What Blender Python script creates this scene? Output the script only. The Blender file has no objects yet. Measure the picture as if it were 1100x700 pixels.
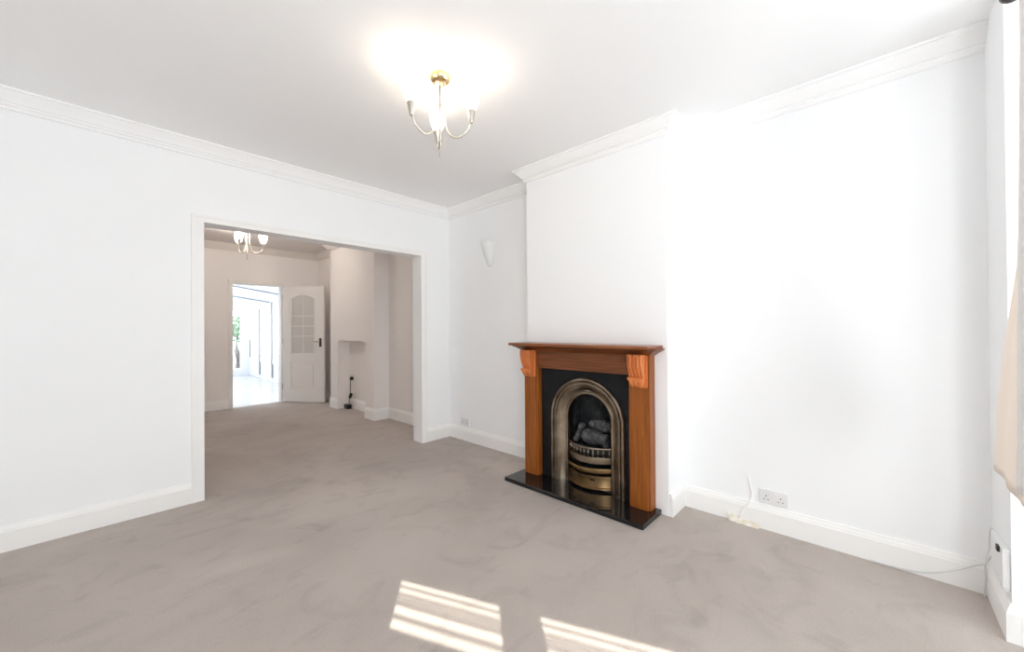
import bpy, bmesh, math, random
from mathutils import Vector, Matrix
random.seed(7)
sc = bpy.context.scene
COL = sc.collection
PI = math.pi

# ---------------------------------------------------------------- materials
def mat(name, base, rough=.5, metal=0., noise=None, bump=None, spec=.5, trans=0., coat=0.):
    """noise=(colour2, scale, lo, hi) mixes a second real colour in patches; bump=(scale, strength, distance)"""
    m = bpy.data.materials.new(name); m.use_nodes = True
    nt = m.node_tree; b = nt.nodes['Principled BSDF']
    b.inputs['Base Color'].default_value = (*base, 1); b.inputs['Roughness'].default_value = rough
    b.inputs['Metallic'].default_value = metal; b.inputs['Specular IOR Level'].default_value = spec
    b.inputs['Transmission Weight'].default_value = trans; b.inputs['Coat Weight'].default_value = coat
    tc = nt.nodes.new('ShaderNodeTexCoord')
    if noise:
        c2, scale, lo, hi = noise
        n = nt.nodes.new('ShaderNodeTexNoise'); n.inputs['Scale'].default_value = scale; n.inputs['Detail'].default_value = 6
        nt.links.new(tc.outputs['Object'], n.inputs['Vector'])
        r = nt.nodes.new('ShaderNodeValToRGB')
        r.color_ramp.elements[0].position = lo; r.color_ramp.elements[0].color = (*base, 1)
        r.color_ramp.elements[1].position = hi; r.color_ramp.elements[1].color = (*c2, 1)
        nt.links.new(n.outputs['Fac'], r.inputs['Fac']); nt.links.new(r.outputs['Color'], b.inputs['Base Color'])
    if bump:
        n = nt.nodes.new('ShaderNodeTexNoise'); n.inputs['Scale'].default_value = bump[0]; n.inputs['Detail'].default_value = 3
        nt.links.new(tc.outputs['Object'], n.inputs['Vector'])
        bp = nt.nodes.new('ShaderNodeBump'); bp.inputs['Strength'].default_value = bump[1]; bp.inputs['Distance'].default_value = bump[2]
        nt.links.new(n.outputs['Fac'], bp.inputs['Height']); nt.links.new(bp.outputs['Normal'], b.inputs['Normal'])
    return m

def srgb(r, g, b):
    f = lambda c: (c/12.92 if c <= .04045 else ((c+.055)/1.055)**2.4)
    return (f(r/255), f(g/255), f(b/255))

def wood(name, c1, c2, axis, rough=.35):
    m = bpy.data.materials.new(name); m.use_nodes = True
    nt = m.node_tree; b = nt.nodes['Principled BSDF']; b.inputs['Roughness'].default_value = rough
    b.inputs['Specular IOR Level'].default_value = .35
    tc = nt.nodes.new('ShaderNodeTexCoord'); mp = nt.nodes.new('ShaderNodeMapping')
    s = {'x': (1.5, 26, 26), 'y': (26, 1.5, 26), 'z': (26, 26, 1.5)}[axis]
    mp.inputs['Scale'].default_value = s
    nt.links.new(tc.outputs['Object'], mp.inputs['Vector'])
    n = nt.nodes.new('ShaderNodeTexNoise'); n.inputs['Scale'].default_value = 1.6; n.inputs['Detail'].default_value = 8
    n.inputs['Distortion'].default_value = 1.2
    nt.links.new(mp.outputs['Vector'], n.inputs['Vector'])
    r = nt.nodes.new('ShaderNodeValToRGB')
    r.color_ramp.elements[0].position = .35; r.color_ramp.elements[0].color = (*c1, 1)
    r.color_ramp.elements[1].position = .65; r.color_ramp.elements[1].color = (*c2, 1)
    nt.links.new(n.outputs['Fac'], r.inputs['Fac']); nt.links.new(r.outputs['Color'], b.inputs['Base Color'])
    return m

def emitter(name, col, strength, mixcol=(.9, .9, .9), clear=0.):
    m = bpy.data.materials.new(name); m.use_nodes = True
    b = m.node_tree.nodes['Principled BSDF']
    b.inputs['Base Color'].default_value = (*mixcol, 1); b.inputs['Roughness'].default_value = .3
    b.inputs['Emission Color'].default_value = (*col, 1); b.inputs['Emission Strength'].default_value = strength
    if clear:                       # frosted glass lets part of the bulb's light straight through
        nt = m.node_tree; t = nt.nodes.new('ShaderNodeBsdfTransparent'); mx = nt.nodes.new('ShaderNodeMixShader')
        mx.inputs['Fac'].default_value = clear
        nt.links.new(b.outputs[0], mx.inputs[1]); nt.links.new(t.outputs[0], mx.inputs[2])
        nt.links.new(mx.outputs[0], nt.nodes['Material Output'].inputs['Surface'])
    return m

def glass(name, tint=(1, 1, 1), gloss=.08, rough=.02, diff=0., dcol=(.8, .8, .8)):
    m = bpy.data.materials.new(name); m.use_nodes = True
    nt = m.node_tree; nt.nodes.remove(nt.nodes['Principled BSDF'])
    out = nt.nodes['Material Output']
    t = nt.nodes.new('ShaderNodeBsdfTransparent'); t.inputs['Color'].default_value = (*tint, 1)
    g = nt.nodes.new('ShaderNodeBsdfGlossy'); g.inputs['Roughness'].default_value = rough
    mx = nt.nodes.new('ShaderNodeMixShader'); mx.inputs['Fac'].default_value = gloss
    nt.links.new(t.outputs[0], mx.inputs[1]); nt.links.new(g.outputs[0], mx.inputs[2])
    last = mx
    if diff:
        d = nt.nodes.new('ShaderNodeBsdfDiffuse'); d.inputs['Color'].default_value = (*dcol, 1)
        m2 = nt.nodes.new('ShaderNodeMixShader'); m2.inputs['Fac'].default_value = diff
        nt.links.new(mx.outputs[0], m2.inputs[1]); nt.links.new(d.outputs[0], m2.inputs[2]); last = m2
    nt.links.new(last.outputs[0], out.inputs['Surface'])
    return m

def carpet_mat():
    m = bpy.data.materials.new('carpet'); m.use_nodes = True
    nt = m.node_tree; b = nt.nodes['Principled BSDF']; b.inputs['Roughness'].default_value = .95
    b.inputs['Specular IOR Level'].default_value = .1
    b.inputs['Sheen Weight'].default_value = .15
    tc = nt.nodes.new('ShaderNodeTexCoord')
    def noise(scale, detail, dist=0, vec=None):
        n = nt.nodes.new('ShaderNodeTexNoise'); n.inputs['Scale'].default_value = scale
        n.inputs['Detail'].default_value = detail; n.inputs['Distortion'].default_value = dist
        nt.links.new(vec or tc.outputs['Object'], n.inputs['Vector']); return n
    def ramp(n, lo, hi, a, c):
        r = nt.nodes.new('ShaderNodeValToRGB'); r.color_ramp.elements[0].position = lo; r.color_ramp.elements[1].position = hi
        r.color_ramp.elements[0].color = (*a, 1); r.color_ramp.elements[1].color = (*c, 1)
        nt.links.new(n.outputs['Fac'], r.inputs['Fac']); return r
    def mult(a, c, f=1.):
        x = nt.nodes.new('ShaderNodeMix'); x.data_type = 'RGBA'; x.blend_type = 'MULTIPLY'; x.inputs['Factor'].default_value = f
        nt.links.new(a, x.inputs['A']); nt.links.new(c, x.inputs['B']); return x.outputs['Result']
    base = ramp(noise(1.1, 4, .6), .35, .68, srgb(176, 166, 158), srgb(193, 183, 175))
    mp = nt.nodes.new('ShaderNodeMapping'); mp.inputs['Rotation'].default_value = (0, 0, .6); mp.inputs['Scale'].default_value = (1, 2.4, 1)
    nt.links.new(tc.outputs['Object'], mp.inputs['Vector'])
    brush = ramp(noise(2.3, 5, 1.4, mp.outputs['Vector']), .56, .74, (1, 1, 1), (.80, .79, .785))   # brushed pile marks
    brush2 = ramp(noise(4.2, 4, 1.2), .54, .74, (1, 1, 1), (.82, .81, .80))
    fine = ramp(noise(130, 2), .3, .7, (.86, .86, .86), (1, 1, 1))
    c = mult(base.outputs['Color'], brush.outputs['Color'], .55); c = mult(c, brush2.outputs['Color'], .7); c = mult(c, fine.outputs['Color'], .7)
    nt.links.new(c, b.inputs['Base Color'])
    bp = nt.nodes.new('ShaderNodeBump'); bp.inputs['Strength'].default_value = .5; bp.inputs['Distance'].default_value = .006
    nt.links.new(noise(220, 2).outputs['Fac'], bp.inputs['Height']); nt.links.new(bp.outputs['Normal'], b.inputs['Normal'])
    return m

M = {}
M['wall'] = mat('white_wall_paint', (.924, .934, .942), .75, noise=((.912, .922, .93), 2., .3, .7), bump=(90, .06, .002), spec=.25)
M['ceiling'] = mat('white_ceiling_paint', (.938, .938, .938), .85, bump=(60, .05, .002), spec=.2)
M['trim'] = mat('white_gloss_paint', (.91, .905, .89), .4, spec=.4, noise=((.895, .89, .875), 5, .4, .7))
M['cornice'] = mat('white_cornice_paint', (.94, .94, .938), .6, spec=.3)
M['carpet'] = carpet_mat()
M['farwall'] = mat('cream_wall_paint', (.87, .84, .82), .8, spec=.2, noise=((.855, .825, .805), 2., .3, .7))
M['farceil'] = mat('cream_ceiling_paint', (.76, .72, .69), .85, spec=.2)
M['oak_v'] = wood('stained_wood_upright', srgb(126, 68, 22), srgb(160, 92, 34), 'z')
M['oak_h'] = wood('stained_wood_rail', srgb(104, 58, 28), srgb(136, 80, 44), 'y')
M['oak_top'] = wood('stained_wood_shelf', srgb(110, 62, 32), srgb(146, 88, 52), 'y', .28)
M['corbel'] = wood('carved_light_wood', srgb(204, 116, 62), srgb(216, 132, 76), 'z', .4)
M['granite'] = mat('black_granite', (.008, .008, .009), .06, noise=((.03, .03, .032), 160, .55, .75), spec=.6)
M['slate'] = mat('black_slate', (.008, .009, .010), .42, spec=.2, noise=((.013, .014, .015), 14, .4, .7))
M['iron'] = mat('polished_cast_iron', srgb(168, 154, 136), .3, 1., noise=(srgb(122, 108, 92), 9, .35, .7), bump=(40, .08, .002))
M['brass'] = mat('aged_brass_iron', srgb(178, 146, 104), .32, 1., noise=(srgb(110, 86, 58), 10, .35, .7))
M['soot'] = mat('sooty_cast_iron', (.018, .020, .022), .6, .2, noise=((.06, .064, .068), 12, .45, .75), bump=(30, .5, .006))
M['coal'] = mat('black_coal', (.03, .03, .031), .6, noise=((.10, .098, .095), 22, .5, .75), bump=(40, .6, .006))
M['log'] = mat('grey_ceramic_log', (.045, .047, .05), .8, noise=((.12, .122, .128), 30, .42, .7), bump=(50, .8, .008))
M['nickel'] = mat('satin_nickel', (.60, .57, .50), .28, 1.)
M['gold'] = mat('satin_brass', (.80, .58, .32), .25, 1.)
M['shade'] = emitter('lit_frosted_glass', (1., .95, .86), 1.6, clear=.65)
M['shade_far'] = emitter('lit_frosted_glass_dim', (1., .84, .58), 1.7, clear=.65)
M['bulb'] = emitter('lit_bulb', (1., .86, .62), 6.)
M['plaster'] = mat('white_plaster', (.86, .88, .875), .6, spec=.3)
M['plastic'] = mat('white_plastic', (.80, .80, .80), .3, spec=.5)
M['slot'] = mat('dark_slot', (.02, .02, .02), .6)
M['blackplastic'] = mat('black_plastic', (.012, .012, .013), .4)
M['cable'] = mat('grey_white_cable', (.70, .70, .69), .45)
M['door'] = mat('white_door_paint', (.80, .78, .75), .45, spec=.35)
M['doorglass'] = glass('obscure_glass', (.86, .86, .84), .06, .3, .75, (.76, .74, .71))
M['chrome'] = mat('chrome', (.72, .70, .68), .15, 1.)
M['darkmetal'] = mat('dark_bronze', (.07, .06, .055), .35, .9)
M['curtain'] = mat('white_curtain_cloth', (.94, .94, .94), .9, spec=.1, bump=(400, .1, .001))
M['lining'] = mat('beige_lining_cloth', (.84, .78, .72), .9, spec=.1, bump=(400, .1, .001))
for k_ in ('curtain', 'lining'):
    nt = M[k_].node_tree; b = nt.nodes['Principled BSDF']; tr = nt.nodes.new('ShaderNodeBsdfTranslucent'); mx = nt.nodes.new('ShaderNodeMixShader')
    tr.inputs['Color'].default_value = b.inputs['Base Color'].default_value[:]; mx.inputs['Fac'].default_value = .15 if k_ == 'curtain' else .45
    nt.links.new(b.outputs[0], mx.inputs[1]); nt.links.new(tr.outputs[0], mx.inputs[2]); nt.links.new(mx.outputs[0], nt.nodes['Material Output'].inputs['Surface'])
M['upvc'] = mat('white_upvc', (.86, .87, .89), .3, spec=.5)
M['seal'] = mat('grey_seal', (.22, .24, .27), .5)
M['glass'] = glass('clear_glass', (1, 1, 1), .07)
M['roofglass'] = glass('opal_roof_sheet', (.95, .97, 1.), .04, .1, .25, (.9, .92, .95))
M['tile'] = mat('pale_floor_tile', (.62, .60, .60), .25, noise=((.56, .54, .54), 3, .4, .65))
M['leaf'] = mat('green_leaf', (.10, .26, .10), .6, noise=((.20, .36, .18), 6, .4, .6))
M['bark'] = mat('grey_bark', (.20, .18, .17), .9, noise=((.12, .11, .10), 14, .4, .6), bump=(20, .6, .01))
M['lawn'] = mat('garden_paving', (.42, .42, .40), .9, noise=((.34, .36, .30), 3, .4, .7))
M['brick'] = mat('pale_render', (.6, .58, .55), .9)
M['raw'] = mat('raw_torn_paper', (.72, .64, .50), .9, noise=((.82, .79, .72), 30, .4, .6))

# ---------------------------------------------------------------- mesh helpers
def link(name, bm, m, parent=None, smooth=False, loc=None):
    bmesh.ops.recalc_face_normals(bm, faces=bm.faces[:])
    me = bpy.data.meshes.new(name); bm.to_mesh(me); bm.free()
    if smooth:
        for p in me.polygons: p.use_smooth = True
    me.materials.append(m)
    o = bpy.data.objects.new(name, me); COL.objects.link(o)
    if parent: o.parent = parent
    if loc: o.location = loc
    return o

def auto_smooth(o, ang=35):
    me = o.data
    bm = bmesh.new(); bm.from_mesh(me)
    for f in bm.faces: f.smooth = True
    for e in bm.edges:
        e.smooth = not (len(e.link_faces) == 2 and e.calc_face_angle(0) > math.radians(ang))
    bm.to_mesh(me); bm.free(); return o

def empty(name, loc, label, cat, group=None):
    o = bpy.data.objects.new(name, None); COL.objects.link(o); o.location = loc
    o.empty_display_size = .1
    return tag(o, label, cat, group)

def tag(o, label, cat, group=None, kind=None):
    o['label'] = label; o['category'] = cat
    if group: o['group'] = group
    if kind: o['kind'] = kind
    return o

def box(bm, x0, x1, y0, y1, z0, z1, bev=0., rot=None, piv=None):
    vs = [bm.verts.new((x, y, z)) for x in (x0, x1) for y in (y0, y1) for z in (z0, z1)]
    fs = [(0, 1, 3, 2), (4, 6, 7, 5), (0, 4, 5, 1), (2, 3, 7, 6), (0, 2, 6, 4), (1, 5, 7, 3)]
    F = [bm.faces.new([vs[i] for i in f]) for f in fs]
    if bev:
        es = list({e for f in F for e in f.edges})
        r = bmesh.ops.bevel(bm, geom=es, offset=bev, segments=2, profile=.5, affect='EDGES')
    return bm

def B(*a, **k):
    bm = bmesh.new(); box(bm, *a, **k); return bm

def prism(bm, pts, axis, a0, a1):
    """polygon pts in the plane normal to axis ('x': (y,z); 'y': (x,z); 'z': (x,y)), from a0 to a1"""
    def P(p, a):
        return {'x': (a, p[0], p[1]), 'y': (p[0], a, p[1]), 'z': (p[0], p[1], a)}[axis]
    v0 = [bm.verts.new(P(p, a0)) for p in pts]; v1 = [bm.verts.new(P(p, a1)) for p in pts]
    bm.faces.new(v0); bm.faces.new(list(reversed(v1)))
    n = len(pts)
    for i in range(n):
        j = (i+1) % n; bm.faces.new((v0[i], v1[i], v1[j], v0[j]))
    return bm

def grid(bm, rows, close_u=False, close_v=False):
    V = [[bm.verts.new(p) for p in r] for r in rows]
    nu, nv = len(V), len(V[0])
    for i in range(nu if close_u else nu-1):
        for j in range(nv if close_v else nv-1):
            a, b_, c, d = V[i][j], V[(i+1) % nu][j], V[(i+1) % nu][(j+1) % nv], V[i][(j+1) % nv]
            bm.faces.new((a, b_, c, d))
    return V

def sweep(bm, path, prof, closed=False):
    """moulding: prof = [(offset to the RIGHT of travel, z)], path = [(x,y)], mitred corners, capped ends"""
    n = len(path); rows = []
    for i, p in enumerate(path):
        p = Vector(p)
        d0 = (Vector(path[i]) - Vector(path[i-1])).normalized() if i > 0 else None
        d1 = (Vector(path[i+1]) - p).normalized() if i < n-1 else None
        d0 = d0 or d1; d1 = d1 or d0
        n0 = Vector((d0.y, -d0.x)); n1 = Vector((d1.y, -d1.x))
        mnorm = (n0+n1).normalized(); k = 1/max(.2, mnorm.dot(n0))
        rows.append([(p.x+mnorm.x*o*k, p.y+mnorm.y*o*k, z) for o, z in prof])
    V = grid(bm, rows, close_v=True)
    bm.faces.new(V[0]); bm.faces.new(list(reversed(V[-1])))
    return bm

def tube(bm, pts, r, seg=8, caps=True):
    pts = [Vector(p) for p in pts]; n = len(pts)
    rad = r if isinstance(r, (list, tuple)) else [r]*n
    rows = []; up = None
    for i, p in enumerate(pts):
        t = (pts[min(i+1, n-1)] - pts[max(i-1, 0)]).normalized()
        if up is None:
            up = Vector((0, 0, 1)) if abs(t.z) < .9 else Vector((1, 0, 0))
        a = t.cross(up).normalized(); b_ = a.cross(t).normalized(); up = b_
        rows.append([p + (a*math.cos(2*PI*k/seg) + b_*math.sin(2*PI*k/seg))*rad[i] for k in range(seg)])
    V = grid(bm, rows, close_v=True)
    if caps: bm.faces.new(V[0]); bm.faces.new(list(reversed(V[-1])))
    return bm

def lathe(bm, prof, seg=24, c=(0, 0, 0)):
    rows = [[(c[0]+r*math.cos(2*PI*k/seg), c[1]+r*math.sin(2*PI*k/seg), c[2]+z) for k in range(seg)] for r, z in prof]
    V = grid(bm, rows, close_v=True)
    bm.faces.new(V[0]); bm.faces.new(list(reversed(V[-1])))
    return bm

def smooth_path(pts, n=8):
    pts = [Vector(p) for p in pts]; out = []
    P = [pts[0]] + pts + [pts[-1]]
    for i in range(1, len(P)-2):
        for k in range(n):
            t = k/n
            a, b_, c, d = P[i-1], P[i], P[i+1], P[i+2]
            out.append(.5*((2*b_) + (c-a)*t + (2*a-5*b_+4*c-d)*t*t + (3*b_-a-3*c+d)*t**3))
    out.append(pts[-1]); return out

def struct(name, bm, m, label=None, cat=None):
    o = link(name, bm, m); o['kind'] = 'structure'
    if label: o['label'] = label; o['category'] = cat
    return o

# ---------------------------------------------------------------- dimensions (metres, camera above the origin)
XR, YB, ZC = 2.834, 3.639, 2.63
YB2 = 3.791                       # far side of the dividing wall
XL = -1.32
XC, YC1, YC2 = 2.588, 1.001, 2.221   # chimney breast
YN, XN = -.392, 2.474             # nib beside the bay
OX1, OX2, OZ = .553, 2.441, 2.0525
YD, YDo = 7.545, 7.68             # far wall
DX1, DX2, DZ = 1.514, 2.222, 2.014
FC = (2.615, 5.018, 6.47)         # far chimney breast

# ---------------------------------------------------------------- shell
struct('floor', B(XL-.1, XR+.1, -2., YD+.06, -.06, 0), M['carpet'], 'grey-brown fitted carpet running through both rooms', 'carpet')
bm = bmesh.new(); box(bm, XL-.1, XR+.1, -.55, YB2-.07, ZC, ZC+.15); box(bm, -1.0, XR+.1, -2., -.55, ZC, ZC+.15)
struct('ceiling', bm, M['ceiling'], 'white ceiling of the front room', 'ceiling')
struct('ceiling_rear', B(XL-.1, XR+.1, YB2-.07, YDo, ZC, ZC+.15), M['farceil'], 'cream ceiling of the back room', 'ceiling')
bm = bmesh.new()
prism(bm, [(XL, 0), (OX1, 0), (OX1, OZ), (OX2, OZ), (OX2, 0), (XR, 0), (XR, ZC), (XL, ZC)], 'y', YB, YB2)
struct('wall_back', bm, M['wall'], 'white dividing wall with a wide square opening', 'wall')
struct('wall_right', B(XR, XR+.15, -.6, YB2-.07, 0, ZC), M['wall'], 'white fireplace wall of the front room', 'wall')
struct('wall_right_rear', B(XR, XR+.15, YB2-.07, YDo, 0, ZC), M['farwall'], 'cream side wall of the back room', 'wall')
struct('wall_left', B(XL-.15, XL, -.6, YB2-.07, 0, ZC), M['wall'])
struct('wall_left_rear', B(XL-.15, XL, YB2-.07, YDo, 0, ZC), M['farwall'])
bm = bmesh.new()
prism(bm, [(XL, 0), (DX1, 0), (DX1, DZ), (DX2, DZ), (DX2, 0), (XR, 0), (XR, ZC), (XL, ZC)], 'y', YD, YDo)
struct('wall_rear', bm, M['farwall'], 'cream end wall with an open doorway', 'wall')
# chimney breast with a fire opening
CY = 1.612
bm = bmesh.new()
prism(bm, [(YC1, 0), (CY-.222, 0), (CY-.222, .765), (CY+.222, .765), (CY+.222, 0), (YC2, 0), (YC2, ZC), (YC1, ZC)], 'x', XC, XR+.002)
struct('wall_chimney_breast', bm, M['wall'], 'white chimney breast behind the wooden fire surround', 'wall')
# far chimney breast with a plain recess (rounded top corners)
fx, fy0, fy1 = FC; r0, r1, rz, rr = 5.27, 6.19, 1.08, .06
arc = []
for k in range(7):
    a = PI - k*PI/2/6; arc.append((r0+rr+rr*math.cos(a), rz-rr+rr*math.sin(a)))
for k in range(7):
    a = PI/2 - k*PI/2/6; arc.append((r1-rr+rr*math.cos(a), rz-rr+rr*math.sin(a)))
bm = bmesh.new()
prism(bm, [(fy0, 0), (r0, 0)] + arc + [(r1, 0), (fy1, 0), (fy1, ZC), (fy0, ZC)], 'x', fx, 2.80)
box(bm, 2.80, XR+.002, fy0, fy1, 0, ZC)
struct('wall_rear_chimney_breast', bm, M['farwall'], 'cream chimney breast with an empty arched recess in the back room', 'wall')
# nib wall and bay
struct('wall_front', B(XN, XR+.15, -1.75, YN, 0, ZC), M['wall'], 'narrow white wall return beside the curtain', 'wall')
bm = bmesh.new()
box(bm, XL-.15, -.95, -.55, YN, 0, ZC)
struct('wall_front_left', bm, M['wall'])
# canted left side of the bay: blind-covered below, narrow slatted top lights that let the sun in
wdir = Vector((.381, -.924, 0)).normalized(); usun = Vector((.66, .75, 0)).normalized()
EL = math.radians(34)
L0 = Vector((-.95, -.392, 0)); A0 = Vector((1.056, 1.667, 0))
def hit(Pf):       # along the sun's path back from floor point to the window line
    d = Pf - L0; det = -usun.x*wdir.y + usun.y*wdir.x
    # L0 + k w = Pf - s u
    s = (d.x*wdir.y - d.y*wdir.x)/(usun.x*wdir.y - usun.y*wdir.x)
    k = ((Pf - usun*s) - L0).dot(wdir); return s, k
sA, kA = hit(A0); ztop = sA*math.tan(EL)
kLen = 1.32
ang = math.atan2(wdir.y, wdir.x)
def canted(bm, k0, k1, z0, z1, t0=-.004, t1=.004):
    nrm = Vector((-wdir.y, wdir.x, 0))
    c = []
    for t in (t0, t1):
        for k, z in ((k0, z0), (k1, z0), (k1, z1), (k0, z1)):
            p = L0 + wdir*k + nrm*t; c.append(bm.verts.new((p.x, p.y, z)))
    for f in ((0, 1, 2, 3), (7, 6, 5, 4), (0, 4, 5, 1), (1, 5, 6, 2), (2, 6, 7, 3), (3, 7, 4, 0)):
        bm.faces.new([c[i] for i in f])
tz = math.tan(EL)
gaps = [(0, .032), (.047, .076), (.088, .096), (.107, .115), (.126, .134), (.152, .202), (.216, .221), (.230, .280)]
bm = bmesh.new()
zt = ztop; zb = ztop - gaps[-1][1]*tz
ka, kb = kA, kA+.47; kc = kA+.64
canted(bm, -.05, kLen+.1, zt, ZC); canted(bm, -.05, kLen+.1, 0, zb)
canted(bm, -.05, ka, zb, zt); canted(bm, kb, kc, zb, zt); canted(bm, kLen-.02, kLen+.1, zb, zt)
for (g0, g1), (h0, h1) in zip(gaps[:-1], gaps[1:]):
    canted(bm, ka, kLen, ztop-h0*tz, ztop-g1*tz, -.0008, .0008)
struct('window_1', bm, M['upvc'])
bm = bmesh.new()
WX0, WX1, WZ0, WZ1 = .0, 2.38, .70, 2.38
prism(bm, [(-.5, 0), (WX1, 0), (WX1, WZ0), (WX0, WZ0), (WX0, WZ1), (WX1, WZ1), (WX1, 0.0001), (XN+.02, 0), (XN+.02, ZC), (-.5, ZC)], 'y', -1.75, -1.62) if False else None
box(bm, -.5, WX0, -1.75, -1.62, 0, ZC); box(bm, WX1, XN, -1.75, -1.62, 0, ZC)
box(bm, WX0, WX1, -1.75, -1.62, 0, WZ0); box(bm, WX0, WX1, -1.75, -1.62, WZ1, ZC)
struct('wall_bay', bm, M['wall'])
bm = bmesh.new()
for x in (WX0, WX0+.66, WX0+1.33, WX1-.06): box(bm, x, x+.06, -1.70, -1.64, WZ0, WZ1)
box(bm, WX0, WX1, -1.70, -1.64, WZ0, WZ0+.06); box(bm, WX0, WX1, -1.70, -1.64, WZ1-.06, WZ1)
fr = struct('window_2', bm, M['upvc'])
link('pane', B(WX0, WX1, -1.672, -1.668, WZ0, WZ1), M['glass'], fr)

# ---------------------------------------------------------------- cornice, skirting, architrave
corn = [(0, ZC), (.092, ZC), (.092, ZC-.012), (.080, ZC-.014), (.074, ZC-.024), (.058, ZC-.038), (.044, ZC-.056),
        (.036, ZC-.068), (.027, ZC-.070), (.027, ZC-.078), (.016, ZC-.088), (.012, ZC-.100), (0, ZC-.104)]
bm = bmesh.new()
sweep(bm, [(XL, YB), (XR, YB), (XR, YC2), (XC, YC2), (XC, YC1), (XR, YC1), (XR, YN)], corn)
o = struct('trim_1', bm, M['cornice'], 'white plaster cornice round the front room', 'cornice'); auto_smooth(o, 25)
bm = bmesh.new()
sweep(bm, [(XL, YD), (XR, YD), (XR, fy1), (fx, fy1), (fx, fy0), (XR, fy0), (XR, YB2)], corn)
o = struct('trim_2', bm, M['farceil'], 'cream plaster cornice round the back room', 'cornice'); auto_smooth(o, 25)
def skirt(h=.147, t=.018):
    return [(0, 0), (t, 0), (t, h-.034), (t-.003, h-.030), (t-.004, h-.022), (t-.009, h-.010), (t-.011, h), (0, h)]
def base(name, path, label, **k):
    bm = bmesh.new(); sweep(bm, path, skirt(**k)); return struct(name, bm, M['trim'], label, 'skirting board')
base('baseboard_back_left', [(XL, YB), (OX1-.066, YB)], 'white skirting board left of the wide opening')
base('baseboard_back_right', [(OX2+.066, YB), (XR, YB), (XR, YC2)], 'white skirting board in the alcove left of the fireplace')
base('baseboard_chimney', [(XC+.002, YC1), (XR-.018, YC1)], 'short white skirting board on the side of the chimney breast', t=.025)
base('baseboard_right', [(XR, YC1), (XR, YN), (XN, YN), (XN, -1.62)], 'white skirting board under the double socket and round to the bay')
base('baseboard_rear', [(XL, YD), (DX1-.055, YD)], 'white skirting board left of the far doorway')
base('baseboard_rear_alcove', [(fx, r0+.0), (fx, fy0), (XR, fy0), (XR, YB2)], 'white skirting board wrapping the far chimney breast and its alcove', h=.155)
base('baseboard_rear_chimney', [(fx, fy1), (fx, r1)], 'short white skirting board left of the far recess', h=.155)
base('baseboard_rear_corner', [(DX2+.055, YD), (XR, YD), (XR, fy1), (fx, fy1)], 'white skirting board in the corner behind the open door')
base('baseboard_recess', [(2.80, r1), (2.80, r0)], 'white skirting board at the back of the far recess', h=.155)
# architrave round the opening (front) and lining
bm = bmesh.new()
aw = .066
prism(bm, [(OX1-aw, 0), (OX1, 0), (OX1, OZ), (OX2, OZ), (OX2, 0), (OX2+aw, 0), (OX2+aw, OZ+aw*.7), (OX1-aw, OZ+aw*.7)], 'y', YB-.018, YB)
prism(bm, [(OX1-aw-.006, 0), (OX1-aw+.012, 0), (OX1-aw+.012, OZ+aw*.7-.012), (OX2+aw-.012, OZ+aw*.7-.012), (OX2+aw-.012, 0), (OX2+aw+.006, 0), (OX2+aw+.006, OZ+aw*.7+.006), (OX1-aw-.006, OZ+aw*.7+.006)], 'y', YB-.023, YB-.0005)
struct('trim_3', bm, M['trim'], 'white architrave round the wide opening', 'architrave')
bm = bmesh.new()
prism(bm, [(DX1-.055, 0), (DX1, 0), (DX1, DZ), (DX2, DZ), (DX2, 0), (DX2+.02, 0), (DX2+.02, DZ+.05), (DX1-.055, DZ+.05)], 'y', YD-.016, YD)
box(bm, DX2-.012, DX2+.004, YD, YDo, 0, DZ)
box(bm, DX1, DX2, YD, YDo, DZ-.012, DZ+.003)
struct('trim_4', bm, M['door'], 'white frame round the far doorway', 'door frame')

# ---------------------------------------------------------------- far door leaf
hinge = Vector((2.245, YD-.022, 0)); tip = Vector((2.682, 6.875, 0))
dv = (tip-hinge); DW = dv.length; dv.normalize()
DH, DT = 1.985, .040
door = bpy.data.objects.new('door_1', None); COL.objects.link(door); door.location = (hinge.x, hinge.y, .012)
door.rotation_euler = (0, 0, math.atan2(dv.y, dv.x)); door['kind'] = 'structure'
door['label'] = 'open white panelled door with an arched glazed top'; door['category'] = 'door'
# local frame: x along the leaf from the hinge; y thickness
gx0, gx1, gz0, gsh, gpk = .20*DW, .78*DW, .415*DH, .895*DH, .932*DH
def arch_top(x0, x1, sh, pk, n=18):
    out = []
    for k in range(n+1):
        t = k/n; x = x1+(x0-x1)*t; c = math.cos((t-.5)*PI)
        out.append((x, sh+(pk-sh)*(c**.95)))
    return out
bm = bmesh.new()
# leaf with glazed hole: left, right, bottom, top strips around the arched opening
box(bm, 0, gx0, -DT/2, DT/2, 0, DH); box(bm, gx1, DW, -DT/2, DT/2, 0, DH)
box(bm, gx0, gx1, -DT/2, DT/2, 0, .115*DH); box(bm, gx0, gx1, -DT/2, DT/2, .345*DH, gz0)
box(bm, gx0, gx1, -DT*.25, DT*.25, .115*DH, .345*DH)
prism(bm, [(gx0, DH), (gx1, DH)] + arch_top(gx0, gx1, gsh, gpk), 'y', -DT/2, DT/2)
leaf = link('door_leaf', bm, M['door'], door)
bm = bmesh.new()
for s in (-1, 1):
    p0 = s*DT*.25; p1 = s*(DT*.5-.002)
    box(bm, gx0+.035, gx1-.035, min(p0, p1), max(p0, p1), .115*DH+.035, .345*DH-.035, .006)
link('panel', bm, M['door'], door)
bm = bmesh.new()
prism(bm, [(gx0, gz0), (gx1, gz0)] + arch_top(gx0, gx1, gsh, gpk), 'y', -.003, .003)
link('glass_pane', bm, M['doorglass'], door)['label'] = 'obscure grey glass pane'
bm = bmesh.new()
mid = (gx0+gx1)/2
box(bm, mid-.006, mid+.006, -.008, .008, gz0, gpk-.004)
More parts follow.
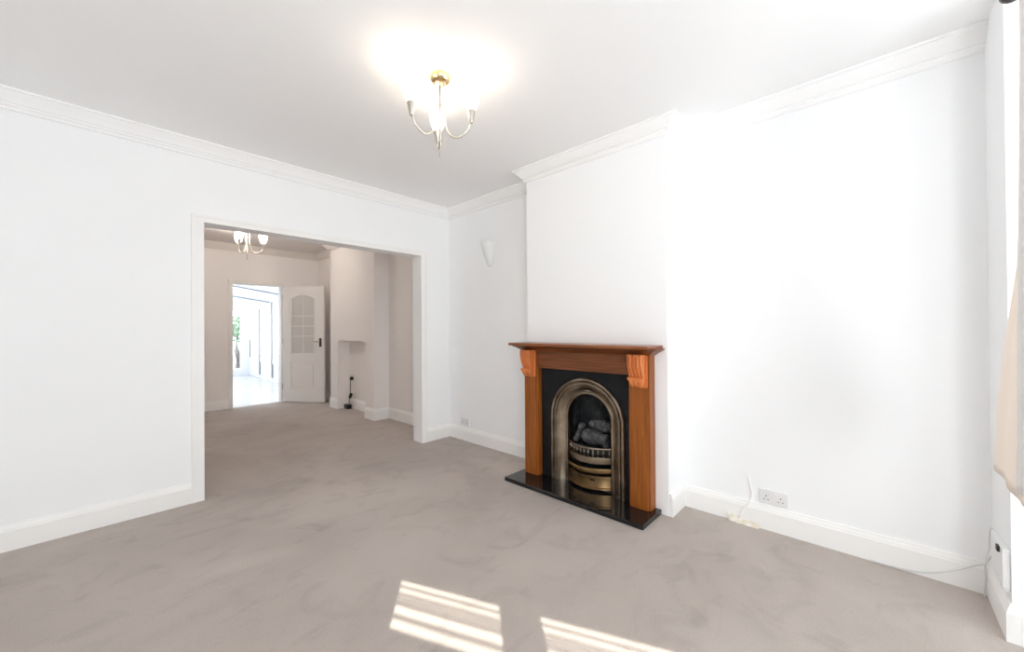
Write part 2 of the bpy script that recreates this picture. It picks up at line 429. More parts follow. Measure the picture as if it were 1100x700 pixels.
for t in (.30, .48, .66): 
    z = gz0+(gsh-gz0)*t+.02; box(bm, gx0, gx1, -.0078, .0078, z-.006, z+.006)
# bead round the glass
pts = [(gx0, gz0), (gx1, gz0)] + arch_top(gx0, gx1, gsh, gpk)
inn = [(gx0+.014, gz0+.014), (gx1-.014, gz0+.014)] + arch_top(gx0+.014, gx1-.014, gsh-.012, gpk-.014)
for s in (-1, 1):
    rows = [[(p[0], s*.0205, p[1]) for p in pts], [(p[0], s*.0235, p[1]) for p in pts], [(p[0], s*.0145, p[1]) for p in inn], [(p[0], s*.006, p[1]) for p in inn]]
    grid(bm, rows, close_v=True)
link('glazing_bars', bm, M['door'], door)
for s in (-1, 1):
    bm = bmesh.new(); hx = DW-.065; hz = 1.02
    box(bm, hx-.021, hx+.021, s*DT/2 if s > 0 else -DT/2-.006, DT/2+.006 if s > 0 else -DT/2, hz-.075, hz+.075, .002)
    h = link('door_handle', bm, M['darkmetal'], door); h['label'] = 'dark lever handle plate'
    bm = bmesh.new()
    y = s*(DT/2)
    tube(bm, smooth_path([(hx, y, hz+.02), (hx, y+s*.05, hz+.02), (hx-.03, y+s*.056, hz+.02), (hx-.11, y+s*.05, hz+.016)], 5), .009, 8)
    link('lever', bm, M['chrome'], h, True)
bm = bmesh.new()
for z in (.22, 1.0, 1.75): tube(bm, [(0, -.026, z), (0, -.026, z+.09)], .007, 8)
link('hinge', bm, M['chrome'], door)

# ---------------------------------------------------------------- fireplace
SY = 1.636                          # surround centre line
hearth = B(2.297, XC-.001, SY-.588, SY+.596, 0, .032, .004)
tag(link('hearth', hearth, M['granite']), 'polished black granite hearth slab under the wooden fire surround', 'hearth')

sur = empty('fireplace_surround', (XC, SY, .032), 'stained wooden fire surround with carved corbels and a mantel shelf', 'fireplace surround')
def inv(o, root):                    # build in world coordinates, then parent in place
    o.parent = root; o.matrix_parent_inverse = Matrix.Translation(-root.location); return o
LEGF = 2.49
for y0, y1 in ((SY-.549, SY-.400), (SY+.403, SY+.549)):
    bm = bmesh.new()
    box(bm, LEGF+.012, XC-.001, y0, y1, .032, 1.08, .003)
    box(bm, LEGF, LEGF+.03, y0+.012, y1-.012, .032, 1.078, .004)
    inv(link('leg', bm, M['oak_v']), sur)
bm = bmesh.new(); box(bm, LEGF+.008, XC-.001, SY-.401, SY+.404, .925, 1.08, .003)
inv(link('frieze', bm, M['oak_h']), sur)
bm = bmesh.new()
# moulding under the shelf, returned round both ends
mp = [(0, 1.060), (.006, 1.060), (.016, 1.066), (.030, 1.076), (.052, 1.088), (.066, 1.096), (.080, 1.102), (.080, 1.110), (0, 1.110)]
sweep(bm, [(XC-.001, SY+.546), (LEGF+.004, SY+.546), (LEGF+.004, SY-.546), (XC-.001, SY-.546)], [(a*.9, b_) for a, b_ in mp])
o = inv(link('moulding', bm, M['oak_h']), sur); auto_smooth(o, 40)
sh = B(2.343, XC-.001, SY-.606, SY+.590, 1.1095, 1.131, .005)
# shelf overhang follows the moulding on both ends
inv(link('mantel_shelf', sh, M['oak_top']), sur)
# carved corbels
def corbel(yc):
    w = .052; rows = []; n = 40
    for i in range(n+1):
        t = i/n; z = 1.070 - .225*t
        # scroll silhouette: full at the top, waist, then small lower volute
        if t < .68:
            u = t/.68; d = .072 - .040*(u**1.5) + .010*math.sin(PI*u)
        elif t < .72:
            d = .033 + .018*math.sin((t-.68)/.04*PI/2)
        else:
            u = (t-.72)/.28; d = .051*math.cos(u*PI/2)**.55 + .004
        row = []
        for k in range(31):
            s = k/30*2-1; ww = w*(1-.08*t) if t < .72 else w*(1-.28*((t-.72)/.28)**1.5)
            fl = .017*(1-abs(math.cos(s*PI*2.0))**.8)*min(1, t/.06) if t < .66 else .006*(1-abs(math.cos(s*PI*1.5)))
            edge = 1-max(0, (abs(s)-.9)/.1)*.25
            row.append((LEGF-.004 - max(.001, d-fl)*edge, yc+s*ww, z))
        rows.append(row)
    bm = bmesh.new(); V = grid(bm, rows)
    # close to the back plane
    bk = [[bm.verts.new((LEGF-.002, V[i][j].co.y, V[i][j].co.z)) for j in (0, 30)] for i in range(n+1)]
    for i in range(n):
        bm.faces.new((V[i][0], V[i+1][0], bk[i+1][0], bk[i][0])); bm.faces.new((V[i][30], bk[i][1], bk[i+1][1], V[i+1][30]))
    bm.faces.new([V[0][j] for j in range(31)] + [bk[0][1], bk[0][0]]); bm.faces.new([V[n][j] for j in range(30, -1, -1)] + [bk[n][0], bk[n][1]])
    # lower acanthus lip and volute rolls
    return bm
for yc in (SY-.476, SY+.478):
    o = inv(link('corbel', corbel(yc), M['corbel']), sur); auto_smooth(o, 50)
    bp = bmesh.new(); box(bp, LEGF-.010, LEGF+.002, yc-.065, yc+.062, .850, 1.071, .003)
    p = link('back_plate', bp, M['corbel']); p.parent = o
    vb = bmesh.new()
    tube(vb, [(LEGF-.046, yc-.053, .907), (LEGF-.046, yc+.053, .907)], .011, 12)
    v = link('scroll', vb, M['corbel'], None, False); v.parent = o; auto_smooth(v, 40)

ins = empty('fireplace_insert', (XC, CY, .032), 'arched cast iron fire insert with bowed grate in black slate', 'fireplace')
# slate back panel with an arched hole
spring = .546
bm = bmesh.new()
ar = [(CY-.30*math.cos(PI*k/24), spring+.30*math.sin(PI*k/24)) for k in range(25)]
prism(bm, [(SY-.400, .033), (CY-.30, .033)] + ar + [(CY+.30, .033), (SY+.403, .033), (SY+.403, .93), (SY-.400, .93)], 'x', 2.553, XC-.001)
inv(link('back_panel', bm, M['slate']), ins)['label'] = 'black slate panel'
# arched iron frame, swept profile (radius, x)
fp = [(.322, 2.556), (.322, 2.541), (.317, 2.534), (.308, 2.531), (.300, 2.535), (.297, 2.552), (.289, 2.556), (.284, 2.543), (.277, 2.542),
      (.272, 2.552), (.256, 2.559), (.238, 2.573), (.222, 2.588), (.213, 2.592), (.208, 2.586), (.199, 2.583), (.192, 2.587), (.190, 2.598), (.190, 2.66), (.215, 2.66), (.30, 2.60)]
def upath(r):
    P = [(CY-r, .033), (CY-r, .20), (CY-r, .37)]
    P += [(CY-r*math.cos(PI*k/32), spring+r*math.sin(PI*k/32)) for k in range(33)]
    P += [(CY+r, .37), (CY+r, .20), (CY+r, .033)]
    return P
rows = [[(x, p[0], p[1]) for p in upath(r)] for r, x in fp]
bm = bmesh.new(); V = grid(bm, rows, close_u=True)
bm.faces.new([V[i][0] for i in range(len(V))]); bm.faces.new([V[i][-1] for i in range(len(V)-1, -1, -1)])
o = inv(link('arch_frame', bm, M['iron']), ins); auto_smooth(o, 30)
# firebox
bm = bmesh.new()
box(bm, 2.80, 2.815, CY-.215, CY+.215, .033, .76); box(bm, 2.661, 2.80, CY-.215, CY-.200, .033, .76)
box(bm, 2.661, 2.80, CY+.200, CY+.215, .033, .76); box(bm, 2.661, 2.80, CY-.2, CY+.2, .745, .76); box(bm, 2.661, 2.80, CY-.2, CY+.2, .033, .05)
inv(link('firebox', bm, M['soot']), ins)
# fireback relief: raised arched panel with ribbed fan
bm = bmesh.new()
ar = [(CY-.15*math.cos(PI*k/16), .55+.13*math.sin(PI*k/16)) for k in range(17)]
prism(bm, [(CY+.15, .30), (CY-.15, .30)] + ar, 'x', 2.785, 2.801)
for k in range(11):
    a = PI*(k+.5)/11; c, s = math.cos(a), math.sin(a)
    tube(bm, [(2.780, CY+c*.035, .53+s*.02), (2.780, CY+c*.125, .545+s*.11)], [.006, .011], 6)
o = inv(link('fireback', bm, M['soot']), ins)
def bow(z0, z1, x_end, bulge, half, th, name, m, n=28, prof=None):
    """bowed bar: plan arc, rectangular (or given) section"""
    bm = bmesh.new(); rows = []
    sec = prof or [(0, z0), (-th*.6, z0+.002), (-th, (z0+z1)/2), (-th*.6, z1-.002), (0, z1), (th*.6, (z0+z1)/2)]
    for i in range(n+1):
        t = i/n*2-1; y = CY+half*t; x = x_end-bulge*(1-t*t)
        sl = Vector((2*bulge*t/half, 1, 0)).normalized(); nx, ny = sl.y, -sl.x
        rows.append([(x+o_*nx, y+o_*ny, z) for o_, z in sec])
    V = grid(bm, rows, close_v=True); bm.faces.new(V[0]); bm.faces.new(list(reversed(V[-1])))
    o = inv(link(name, bm, m), ins); auto_smooth(o, 35); return o
bow(.338, .356, 2.612, .088, .191, .008, 'grate_rail', M['iron'])
bow(.236, .288, 2.612, .094, .191, .007, 'grate_rail', M['iron'])
bow(.168, .208, 2.612, .104, .191, .012, 'grate_rail', M['brass'],
    prof=[(.006, .168), (-.006, .168), (-.010, .176), (-.008, .190), (-.018, .194), (-.022, .201), (-.018, .208), (.006, .208)])
bow(.050, .150, 2.612, .090, .191, .008, 'ash_cover', M['brass'],
    prof=[(.006, .050), (-.016, .050), (-.016, .062), (-.008, .066), (-.006, .10), (-.008, .136), (-.014, .140), (-.014, .150), (.006, .150)])
for k in range(11):
    t = -.9+1.8*k/10; y = CY+.191*t; x = 2.612-.089*(1-t*t)
    bm = bmesh.new(); tube(bm, [(x+.003, y, .284), (x+.002, y, .342)], .0055, 8)
    inv(link('grate_bar', bm, M['iron'], None, True), ins)
bm = bmesh.new()                   # grate floor that carries the coals
pts = [(2.795, CY-.195), (2.612, CY-.188)] + [(2.618-.085*(1-(t/10)**2), CY+.188*t/10) for t in range(-9, 10)] + [(2.612, CY+.188), (2.795, CY+.195)]
prism(bm, pts, 'z', .262, .278)
inv(link('grate_floor', bm, M['soot']), ins)
for yy in (-.06, .075):
    bm = bmesh.new(); t = yy/.191; x = 2.612-.090*(1-t*t)-.008
    box(bm, x-.002, x+.004, CY+yy-.028, CY+yy+.028, .112, .126, .002)
    inv(link('vent_slot', bm, M['slot']), ins)['label'] = 'dark vent slot'
# logs and coals in the grate
def lump(name, loc, size, m, sub=2, seed=0, flat=1.):
    rnd = random.Random(seed); bm = bmesh.new(); bmesh.ops.create_icosphere(bm, subdivisions=sub, radius=1)
    ph = [rnd.uniform(0, 6) for _ in range(6)]
    for v in bm.verts:
        c = v.co; k = 1+.16*math.sin(3*c.x+ph[0])+.14*math.sin(4*c.y+ph[1])+.12*math.sin(5*c.z+ph[2])+rnd.uniform(-.06, .06)
        v.co = Vector((c.x*size[0], c.y*size[1], c.z*size[2]))*k
    o = link(name, bm, m); o.location = loc; o.rotation_euler = (0, 0, rnd.uniform(0, 3)); return o
places = [(.045, -.150), (.026, -.096), (.012, -.042), (.010, .012), (.016, .066), (.034, .120), (.090, -.108), (.078, -.046), (.078, .016), (.086, .078), (.098, .134), (.148, -.12), (.148, -.05), (.148, .02), (.148, .09)]
for i, (dx, dy) in enumerate(places):
    s = .0205+.003*((i*7) % 3)/2
    o = lump('coal', (2.556+dx+.025, CY+dy, .278+s*.9), (s, s*1.05, s*.95), M['coal'], 2, i+3)
    tag(o, 'dark lump of imitation coal in the fire grate', 'coal', 'coals in the fire grate')
def log(name, a, b_, r, seed, label):
    rnd = random.Random(seed); a, b_ = Vector(a), Vector(b_); n = 14; pts = []; rad = []
    for i in range(n+1):
        t = i/n; p = a.lerp(b_, t) + Vector((rnd.uniform(-1, 1), rnd.uniform(-1, 1), rnd.uniform(-1, 1)))*r*.09
        pts.append(p); rad.append(r*(1+.12*math.sin(7*t+seed)+rnd.uniform(-.05, .05))*(.82 if i in (0, n) else 1))
    bm = bmesh.new(); tube(bm, pts, rad, 14)
    return tag(link(name, bm, M['log'], None, True), label, 'log', 'imitation logs in the fire grate')
log('ceramic_log', (2.66, CY-.135, .385), (2.655, CY+.085, .405), .052, 3, 'thick grey imitation log lying across the coals')
log('ceramic_log', (2.72, CY-.135, .475), (2.715, CY+.06, .490), .044, 5, 'ridged grey imitation log topmost in the fire grate')
log('ceramic_log', (2.645, CY+.158, .345), (2.700, CY+.118, .480), .024, 8, 'slim grey imitation log leaning at the left of the fire')

# ---------------------------------------------------------------- ceiling lights
def ceiling_light(loc, rot, label, shade_m, power, col, rad=.179):
    x, y = loc
    root = empty('ceiling_light', (x, y, ZC), label, 'ceiling light', 'three armed ceiling lights')
    root.rotation_euler = (0, 0, rot)
    bm = bmesh.new(); lathe(bm, [(.020, 0), (.054, 0), (.056, -.006), (.054, -.018), (.046, -.030), (.032, -.036), (.010, -.038)], 28)
    link('ceiling_rose', bm, M['gold'], root, True)
    bm = bmesh.new(); lathe(bm, [(.004, -.036), (.004, -.34), (.008, -.345), (.0085, -.365), (.0045, -.372), (.004, -.410), (.0055, -.416), (.0055, -.438), (.001, -.444)], 12)
    link('stem', bm, M['nickel'], root, True)
    for k in range(3):
        a = 2*PI*k/3; c, s = math.cos(a), math.sin(a)
        P = lambda r, z: (c*r, s*r, z)
        pts = smooth_path([P(.026, -.034), P(.026, -.12), P(.027, -.22), P(.034, -.285), P(.058, -.330), P(.098, -.350), P(.138, -.335), P(.166, -.305), P(.177, -.275)], 6)
        bm = bmesh.new(); tube(bm, pts, .0042, 8)
        arm = link('arm', bm, M['nickel'], root, True)
        bm = bmesh.new(); lathe(bm, [(.004, -.284), (.009, -.283), (.011, -.276), (.021, -.222), (.022, -.214), (.014, -.212)], 20, (c*rad, s*rad, 0))
        link('shade_holder', bm, M['nickel'], root, True)
        # tulip glass, open at the top (double walled)
        out = [(.018, -.214), (.026, -.206), (.037, -.180), (.045, -.150), (.0485, -.120), (.046, -.095)]
        inn = [(r-.003, z) for r, z in reversed(out)]
        rows = [[(c*rad+r*math.cos(2*PI*j/24), s*rad+r*math.sin(2*PI*j/24), z) for j in range(24)] for r, z in out+inn]
        bm = bmesh.new(); V = grid(bm, rows, close_v=True); bm.faces.new(V[0]); bm.faces.new(list(reversed(V[-1])))
        link('shade', bm, shade_m, root, True)
        bm = bmesh.new(); bmesh.ops.create_uvsphere(bm, u_segments=12, v_segments=8, radius=.014)
        for v in bm.verts: v.co = Vector((c*rad+v.co.x, s*rad+v.co.y, v.co.z*1.8-.172))
        link('bulb', bm, M['bulb'], root, True)
        L = bpy.data.lights.new('bulb_light', 'POINT'); L.energy = power; L.color = col; L.shadow_soft_size = .03
        lo = bpy.data.objects.new('bulb_light', L); COL.objects.link(lo); lo.parent = root; lo.location = (c*rad, s*rad, -.105)
    return root
ceiling_light((1.288, 1.722), math.radians(178.5), 'brass and nickel three-armed ceiling light near the fireplace, the larger in view', M['shade'], 1.1, (1., .82, .62))
ceiling_light((1.378, 6.06), math.radians(-10), 'small lit three-armed ceiling light seen through the wide opening', M['shade_far'], 11., (1., .91, .83))

# ---------------------------------------------------------------- wall fittings
# half-cone plaster uplighter in the alcove
rows = []
prof = [(.012, 0), (.020, .004), (.030, .03), (.048, .10), (.070, .18), (.088, .245), (.090, .25), (.084, .25), (.066, .18), (.02, .04)]
ycs, zs = 2.945, 1.905
for r, z in prof:
    rows.append([(XR-.001-r*1.15*math.sin(PI*j/18), ycs+r*1.25*math.cos(PI*j/18), zs+z) for j in range(19)])
bm = bmesh.new(); V = grid(bm, rows, close_u=True)
bm.faces.new([V[i][0] for i in range(len(V))]); bm.faces.new([V[i][-1] for i in range(len(V)-1, -1, -1)])
auto_smooth(tag(link('wall_light', bm, M['plaster']), 'plain white half-cone plaster wall light in the alcove', 'wall light'), 40)

def socket_plate(x, y, z, w, label, double=True, gang=None):
    """plate on a wall facing -x"""
    root = empty('wall_socket', (x, y, z), label, 'socket', 'white wall sockets')
    h = .088
    link('face_plate', B(-.010, 0, -w/2, w/2, -h/2, h/2, .003), M['plastic'], root)
    for s in ((-1, 1) if double else (0,)):
        yy = s*w*.25
        bm = bmesh.new()
        for dy, dz, a, b_ in ((0, .012, .004, .009), (-.011, -.010, .007, .004), (.011, -.010, .007, .004)):
            box(bm, -.0112, -.009, yy+dy-a/2, yy+dy+a/2, dz-b_/2-.006, dz+b_/2-.006)
        link('pin_slot', bm, M['slot'], root)
        bm = bmesh.new(); yy2 = s*w*.08
        box(bm, -.014, -.009, yy2-.0055, yy2+.0055, .016, .034, .001)
        link('switch', bm, M['plastic'], root)
    return root
socket_plate(XR, .457, .202, .149, 'white double wall socket above the skirting right of the fireplace')
socket_plate(XR, 3.359, .210, .146, 'white double wall socket in the alcove left of the fireplace')
socket_plate(2.80, 6.075, .505, .146, 'white double wall socket inside the far recess')

# plug, cord and power adapter in the far recess
plug = empty('power_adapter', (2.755, 6.09, 0), 'black plug, cord and power brick hanging in the far recess', 'power adapter')
def pin(o): o.parent = plug; o.matrix_parent_inverse = Matrix.Translation(-plug.location); o.location.x += .055; return o
bm = bmesh.new(); box(bm, 2.690, 2.734, 6.018, 6.066, .452, .505, .008); pin(link('plug', bm, M['blackplastic']))
bm = bmesh.new(); tube(bm, smooth_path([(2.700, 6.044, .455), (2.695, 6.046, .38), (2.700, 6.050, .30), (2.695, 6.040, .25), (2.700, 6.062, .20), (2.69, 6.072, .13), (2.69, 6.09, .06)], 6), .006, 8)
pin(link('cord', bm, M['blackplastic'], None, True))
bm = bmesh.new(); box(bm, -.018, .018, -.016, .016, -.045, .045, .005)
o = link('inline_switch', bm, M['blackplastic']); o.location = (2.697, 6.048, .205); o.rotation_euler = (.6, 0, 0); pin(o)
bm = bmesh.new(); box(bm, 2.640, 2.710, 6.035, 6.155, .001, .070, .006); pin(link('power_brick', bm, M['blackplastic']))

# white box on the nib, with dark plug and cables
bx = empty('junction_box', (2.60, YN, .28), 'white surface-mounted cable box low on the wall beside the curtain', 'cable box')
def pin2(o): o.parent = bx; o.matrix_parent_inverse = Matrix.Translation(-bx.location); return o
bm = bmesh.new(); box(bm, 2.485, 2.69, YN, YN+.022, .195, .350, .004); pin2(link('box_body', bm, M['plastic']))
bm = bmesh.new(); box(bm, 2.520, 2.548, YN+.018, YN+.030, .322, .346, .002); pin2(link('connector', bm, M['blackplastic']))['label'] = 'small black connector'
bm = bmesh.new(); box(bm, 2.485, 2.55, YN+.002, YN+.020, .188, .195, .001); pin2(link('bottom_lip', bm, M['cable']))
def cable(pts, r, label, m='cable'):
    bm = bmesh.new(); tube(bm, smooth_path(pts, 8), r, 8)
    return tag(link('cable', bm, M[m], None, True), label, 'cable')
cable([(2.70, YN+.012, .25), (2.74, YN+.020, .20), (2.79, YN+.028, .150), (2.804, -.335, .125), (2.806, -.27, .075), (2.806, -.19, .030), (2.808, -.10, .010), (2.806, .02, .006)], .0034, 'thin grey cable drooping along the skirting from the corner box')
cable([(2.70, YN+.010, .315), (2.75, YN+.010, .335), (2.790, YN+.010, .30), (2.797, YN+.012, .22), (2.797, YN+.0235, .15), (2.790, YN+.024, .08), (2.775, YN+.030, .006)], .0032, 'thin grey cable dropping to the floor in the corner')
cable([(XR-.004, .590, .300), (XR-.005, .582, .25), (XR-.006, .572, .20), (XR-.007, .574, .160), (XR-.022, .58, .145), (XR-.024, .62, .08), (XR-.026, .64, .006)], .004, 'thin white cable running down the wall left of the double socket', 'trim')
# torn scrap at the foot of the skirting
bm = bmesh.new()
rnd = random.Random(4); rows = []
for i in range(13):
    t = i/12; y = .690-.16*t; h = (.040-.018*t) + rnd.uniform(-.006, .006)
    rows.append([(2.796-rnd.uniform(0, .006), y, 0.001), (2.808, y, h*.6), (2.8155, y, h), (2.8158, y, 0.001)])
V = grid(bm, rows, close_v=True); bm.faces.new(V[0]); bm.faces.new(list(reversed(V[-1])))
box(bm, 2.790, 2.814, .684, .700, .001, .046, .002)
tag(link('torn_scrap', bm, M['raw']), 'torn cream scrap at the foot of the skirting by the socket', 'scrap')

# ---------------------------------------------------------------- curtain and pole
pole = empty('curtain_pole', (1.2, -.276, 2.118), 'dark curtain pole with rounded end at the top right corner', 'curtain pole')
def pin3(o): o.parent = pole; o.matrix_parent_inverse = Matrix.Translation(-pole.location); return o
PY = -.276
bm = bmesh.new(); tube(bm, [(-.9, PY, 2.124), (1.632, PY, 2.124)], .014, 14); pin3(link('rod', bm, M['darkmetal'], None, True))
bm = bmesh.new(); tube(bm, [(1.625, PY, 2.124), (1.630, PY, 2.124), (1.638, PY, 2.124), (1.652, PY, 2.124), (1.662, PY, 2.124), (1.666, PY, 2.124)], [.012, .019, .0225, .0225, .016, .004], 16)
pin3(link('finial', bm, M['darkmetal'], None, True))
for xx in (1.50, -.85):
    bm = bmesh.new(); tube(bm, [(xx, PY, 2.135), (xx, PY, ZC-.02)], .008, 10); lathe(bm, [(.022, ZC-.02), (.022, ZC)], 16, (xx, PY, 0))
    pin3(link('bracket', bm, M['darkmetal'], None, True))
cur = empty('curtain', (1.45, -.27, .8), 'sill-length white curtain with beige lining at the right edge', 'curtain')
def pin4(o): o.parent = cur; o.matrix_parent_inverse = Matrix.Translation(-cur.location); return o
def cloth(x0, x1, y, amp, waves, name, m, hem=.805, top=2.105, nz=40, nx=80):
    rows = []
    for i in range(nz+1):
        t = i/nz; z = top+(hem-top)*t; a, b_ = x0(t), x1(t); wv = waves
        rows.append([(a+(b_-a)*k/nx, y+amp*(.5+.5*t)*math.sin(2*PI*wv*k/nx), z+(.006*math.sin(9*k/nx) if i == nz else 0)) for k in range(nx+1)])
    bm = bmesh.new(); grid(bm, rows); o = link(name, bm, m, None, True)
    sol = o.modifiers.new('solid', 'SOLIDIFY'); sol.thickness = .003
    return pin4(o)
def lerp_tab(tab, t):
    for (t0, v0), (t1, v1) in zip(tab, tab[1:]):
        if t <= t1: return v0+(v1-v0)*(t-t0)/(t1-t0)
    return tab[-1][1]
cloth(lambda t: 1.25-.02*t, lambda t: 1.572+.105*t, -.276, .004, 4.5, 'face_cloth', M['curtain'])
flare = [(0, 1.64), (.33, 1.645), (.53, 1.706), (.68, 1.85), (.85, 1.965), (1, 2.02)]
cloth(lambda t: 1.45, lambda t: lerp_tab(flare, t), -.289, .003, 3.5, 'lining', M['lining'], hem=.775)['label'] = 'beige lining'

# ---------------------------------------------------------------- conservatory beyond the far doorway
CX, CYE = 2.94, 12.76
struct('floor_tiled', B(-1.2, CX+.1, YD+.06, CYE+.1, -.06, -.002), M['tile'], 'pale tiled floor beyond the far doorway', 'floor')
struct('wall_conservatory_left', B(-1.3, -1.2, YDo, CYE, 0, 2.5), M['upvc'])
def frame_wall(name, horiz, a0, a1, fixed, sill, head, posts, label, dark):
    """glazed screen: horiz 'y' runs along y at x=fixed, 'x' runs along x at y=fixed"""
    bm = bmesh.new(); t = .06
    def bx_(b0, b1, z0, z1, t0=0, t1=t):
        if horiz == 'y': box(bm, fixed+t0, fixed+t1, b0, b1, z0, z1)
        else: box(bm, b0, b1, fixed+t0, fixed+t1, z0, z1)
    bx_(a0, a1, 0, sill); bx_(a0, a1, sill-.03, sill+.06, -.02, t); bx_(a0, a1, head, 2.35)
    for p, w in posts: bx_(p-w/2, p+w/2, sill, head, -.012, t)
    o = struct(name, bm, M['upvc'], label, 'window')
    bm = bmesh.new()
    if horiz == 'y': box(bm, fixed+.028, fixed+.032, a0, a1, sill, head)
    else: box(bm, a0, a1, fixed+.028, fixed+.032, sill, head)
    link('pane', bm, M['glass'], o)
    bm = bmesh.new()
    for p, z0, z1 in dark:
        if horiz == 'y': box(bm, fixed-.02, fixed-.011, p-.035, p+.035, z0, z1)
        else: box(bm, p-.02, p+.02, fixed-.02, fixed-.011, z0, z1)
    if dark: link('dark_seal', bm, M['seal'], o)
    else: bm.free()
    return o
frame_wall('window_3', 'y', YDo, CYE, CX, .46, 1.92,
           [(7.9, .3), (9.3, .12), (10.75, .26), (11.7, .16), (12.62, .16)],
           'white framed glazing down the right side of the conservatory', [(12.60, .50, .98), (11.70, .10, 1.80), (10.66, .10, 1.92)])
frame_wall('window_4', 'x', -1.2, CX, CYE, .15, 1.78, [(-.6, .1), (.3, .1), (1.2, .1), (2.1, .1), (2.50, .08), (2.84, .20)],
           'white framed glazed end wall of the conservatory', [])
bm = bmesh.new()
def roof_z(x): return 2.62-.15*(x+1.2)
prism(bm, [(-1.3, roof_z(-1.3)), (CX+.1, roof_z(CX+.1)), (CX+.1, roof_z(CX+.1)+.02), (-1.3, roof_z(-1.3)+.02)], 'y', YDo, CYE+.1)
struct('ceiling_conservatory', bm, M['roofglass'], 'translucent sloping roof beyond the far doorway', 'roof')
bm = bmesh.new()
yy = YDo+.25
while yy < CYE:
    prism(bm, [(-1.2, roof_z(-1.2)-.05), (CX+.06, roof_z(CX+.06)-.05), (CX+.06, roof_z(CX+.06)), (-1.2, roof_z(-1.2))], 'y', yy-.025, yy+.025); yy += .95
struct('trim_5', bm, M['upvc'], 'white roof bars beyond the far doorway', 'roof bar')
bm = bmesh.new()
for yy in (9.0, 10.9):
    prism(bm, [(-1.2, roof_z(-1.2)-.075), (CX+.02, roof_z(CX+.02)-.075), (CX+.02, roof_z(CX+.02)-.055), (-1.2, roof_z(-1.2)-.055)], 'y', yy-.04, yy+.04)
struct('trim_6', bm, M['seal'], 'dark roof bars beyond the far doorway', 'roof bar')
# garden
struct('ground', B(-8, 14, 7.0, 24, -.3, -.07), M['lawn'])
def shrub(loc, h, label, seed):
    rnd = random.Random(seed)
    root = empty('garden_shrub', loc, label, 'shrub', 'garden shrubs')
    bm = bmesh.new(); tube(bm, smooth_path([(0, 0, 0), (.02, .01, h*.25), (-.02, 0, h*.45), (.01, .02, h*.7)], 4), [.075+.02*math.cos(k) - .004*k for k in range(13)], 10)
    link('trunk', bm, M['bark'], root, True)
    bm = bmesh.new()
    for i in range(420):
        a = rnd.uniform(0, 2*PI); rr_ = .42*math.sqrt(rnd.random()); z = h*(.55+.45*rnd.random())
        p = Vector((rr_*math.cos(a), rr_*math.sin(a), z)); s = rnd.uniform(.05, .10)
        u = Vector((rnd.uniform(-1, 1), rnd.uniform(-1, 1), rnd.uniform(-.6, .6))).normalized(); v = u.orthogonal().normalized()
        q = [p-u*s, p+v*s*.4, p+u*s, p-v*s*.4]; bm.faces.new([bm.verts.new(x) for x in q])
    link('foliage', bm, M['leaf'], root)
shrub((3.03, 14.5, -.07), 1.75, 'leafy green garden shrub seen through the far glazing', 2)
shrub((4.6, 12.2, -.07), 1.5, 'leafy green garden shrub outside the right-hand glazing', 5)

# ---------------------------------------------------------------- light
w = bpy.data.worlds.new('sky'); sc.world = w; w.use_nodes = True
bg = w.node_tree.nodes['Background']; bg.inputs['Color'].default_value = (.88, .95, 1., 1); bg.inputs['Strength'].default_value = 2.6
def area(name, loc, rot, sx, sy, power, col):
    L = bpy.data.lights.new(name, 'AREA'); L.shape = 'RECTANGLE'; L.size = sx; L.size_y = sy; L.energy = power; L.color = col
    o = bpy.data.objects.new(name, L); COL.objects.link(o); o.location = loc; o.rotation_euler = rot; return o
area('bay_daylight', (-.6, -4.6, 1.3), (math.radians(90), 0, 0), 10., 5., 350, (.96, .98, 1.))
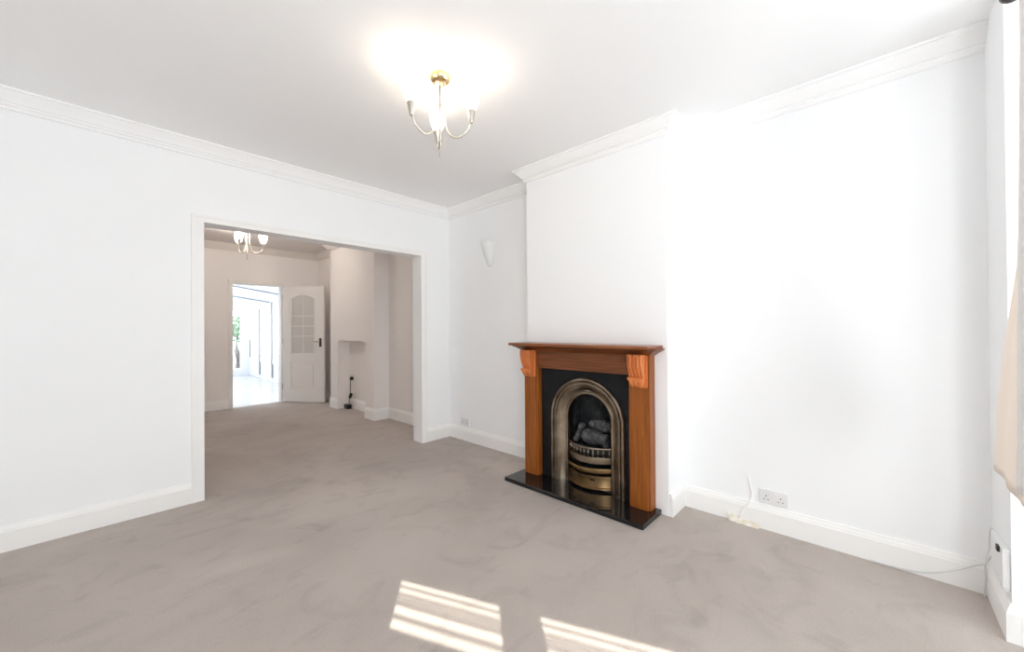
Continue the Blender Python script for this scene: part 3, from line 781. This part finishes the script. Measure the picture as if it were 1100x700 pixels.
# added fill lamp just inside the bay's canted side window, brightens alcove and ceiling
nin = Vector((-wdir.y, wdir.x, 0)); pc = L0 + wdir*.66 + nin*.03
sl = area('bay_side_fill', (pc.x, pc.y, 1.25), (0, 0, 0), 1.1, 1.0, 47, (.955, .98, 1.))
sl.rotation_euler = Vector((.6, .8, .28)).to_track_quat('-Z', 'Y').to_euler()
# sunbeam on the slatted top lights of the bay
S = bpy.data.lights.new('sun_beam', 'SPOT'); S.energy = 135000; S.color = (1., .95, .86); S.spot_blend = .1; S.shadow_soft_size = .08
d = Vector((usun.x*math.cos(EL), usun.y*math.cos(EL), -math.sin(EL)))
tgt = L0 + wdir*(kA+.5); tgt.z = ztop-.09
so = bpy.data.objects.new('sun_beam', S); COL.objects.link(so); so.location = tgt - d*30
so.rotation_euler = d.to_track_quat('-Z', 'Y').to_euler(); S.spot_size = 2*math.atan(.75/30)

# ---------------------------------------------------------------- camera
cam = bpy.data.cameras.new('camera'); co = bpy.data.objects.new('camera', cam); COL.objects.link(co)
cam.sensor_width = 36; cam.lens = 36*417.25/1100; cam.clip_start = .02; cam.clip_end = 100
yaw, pit, rol = math.radians(47.0738), math.radians(.3589), math.radians(-.3886)
Fv = Vector((math.sin(yaw)*math.cos(pit), math.cos(yaw)*math.cos(pit), math.sin(pit)))
Rv = Vector((math.cos(yaw), -math.sin(yaw), 0)); Uv = Rv.cross(Fv)
R2 = Rv*math.cos(rol)+Uv*math.sin(rol); U2 = -Rv*math.sin(rol)+Uv*math.cos(rol)
m3 = Matrix((R2, U2, -Fv)).transposed()
co.matrix_world = Matrix.Translation((0, 0, 1.25)) @ m3.to_4x4()
sc.camera = co

vs = sc.view_settings
vs.view_transform = 'Standard'; vs.look = 'None'; vs.exposure = .37; vs.gamma = 1; vs.use_curve_mapping = False
cy = sc.cycles
cy.use_denoising = True; cy.max_bounces = 14; cy.diffuse_bounces = 12; cy.glossy_bounces = 4; cy.transparent_max_bounces = 16
cy.sample_clamp_indirect = 8; cy.caustics_reflective = False; cy.caustics_refractive = False
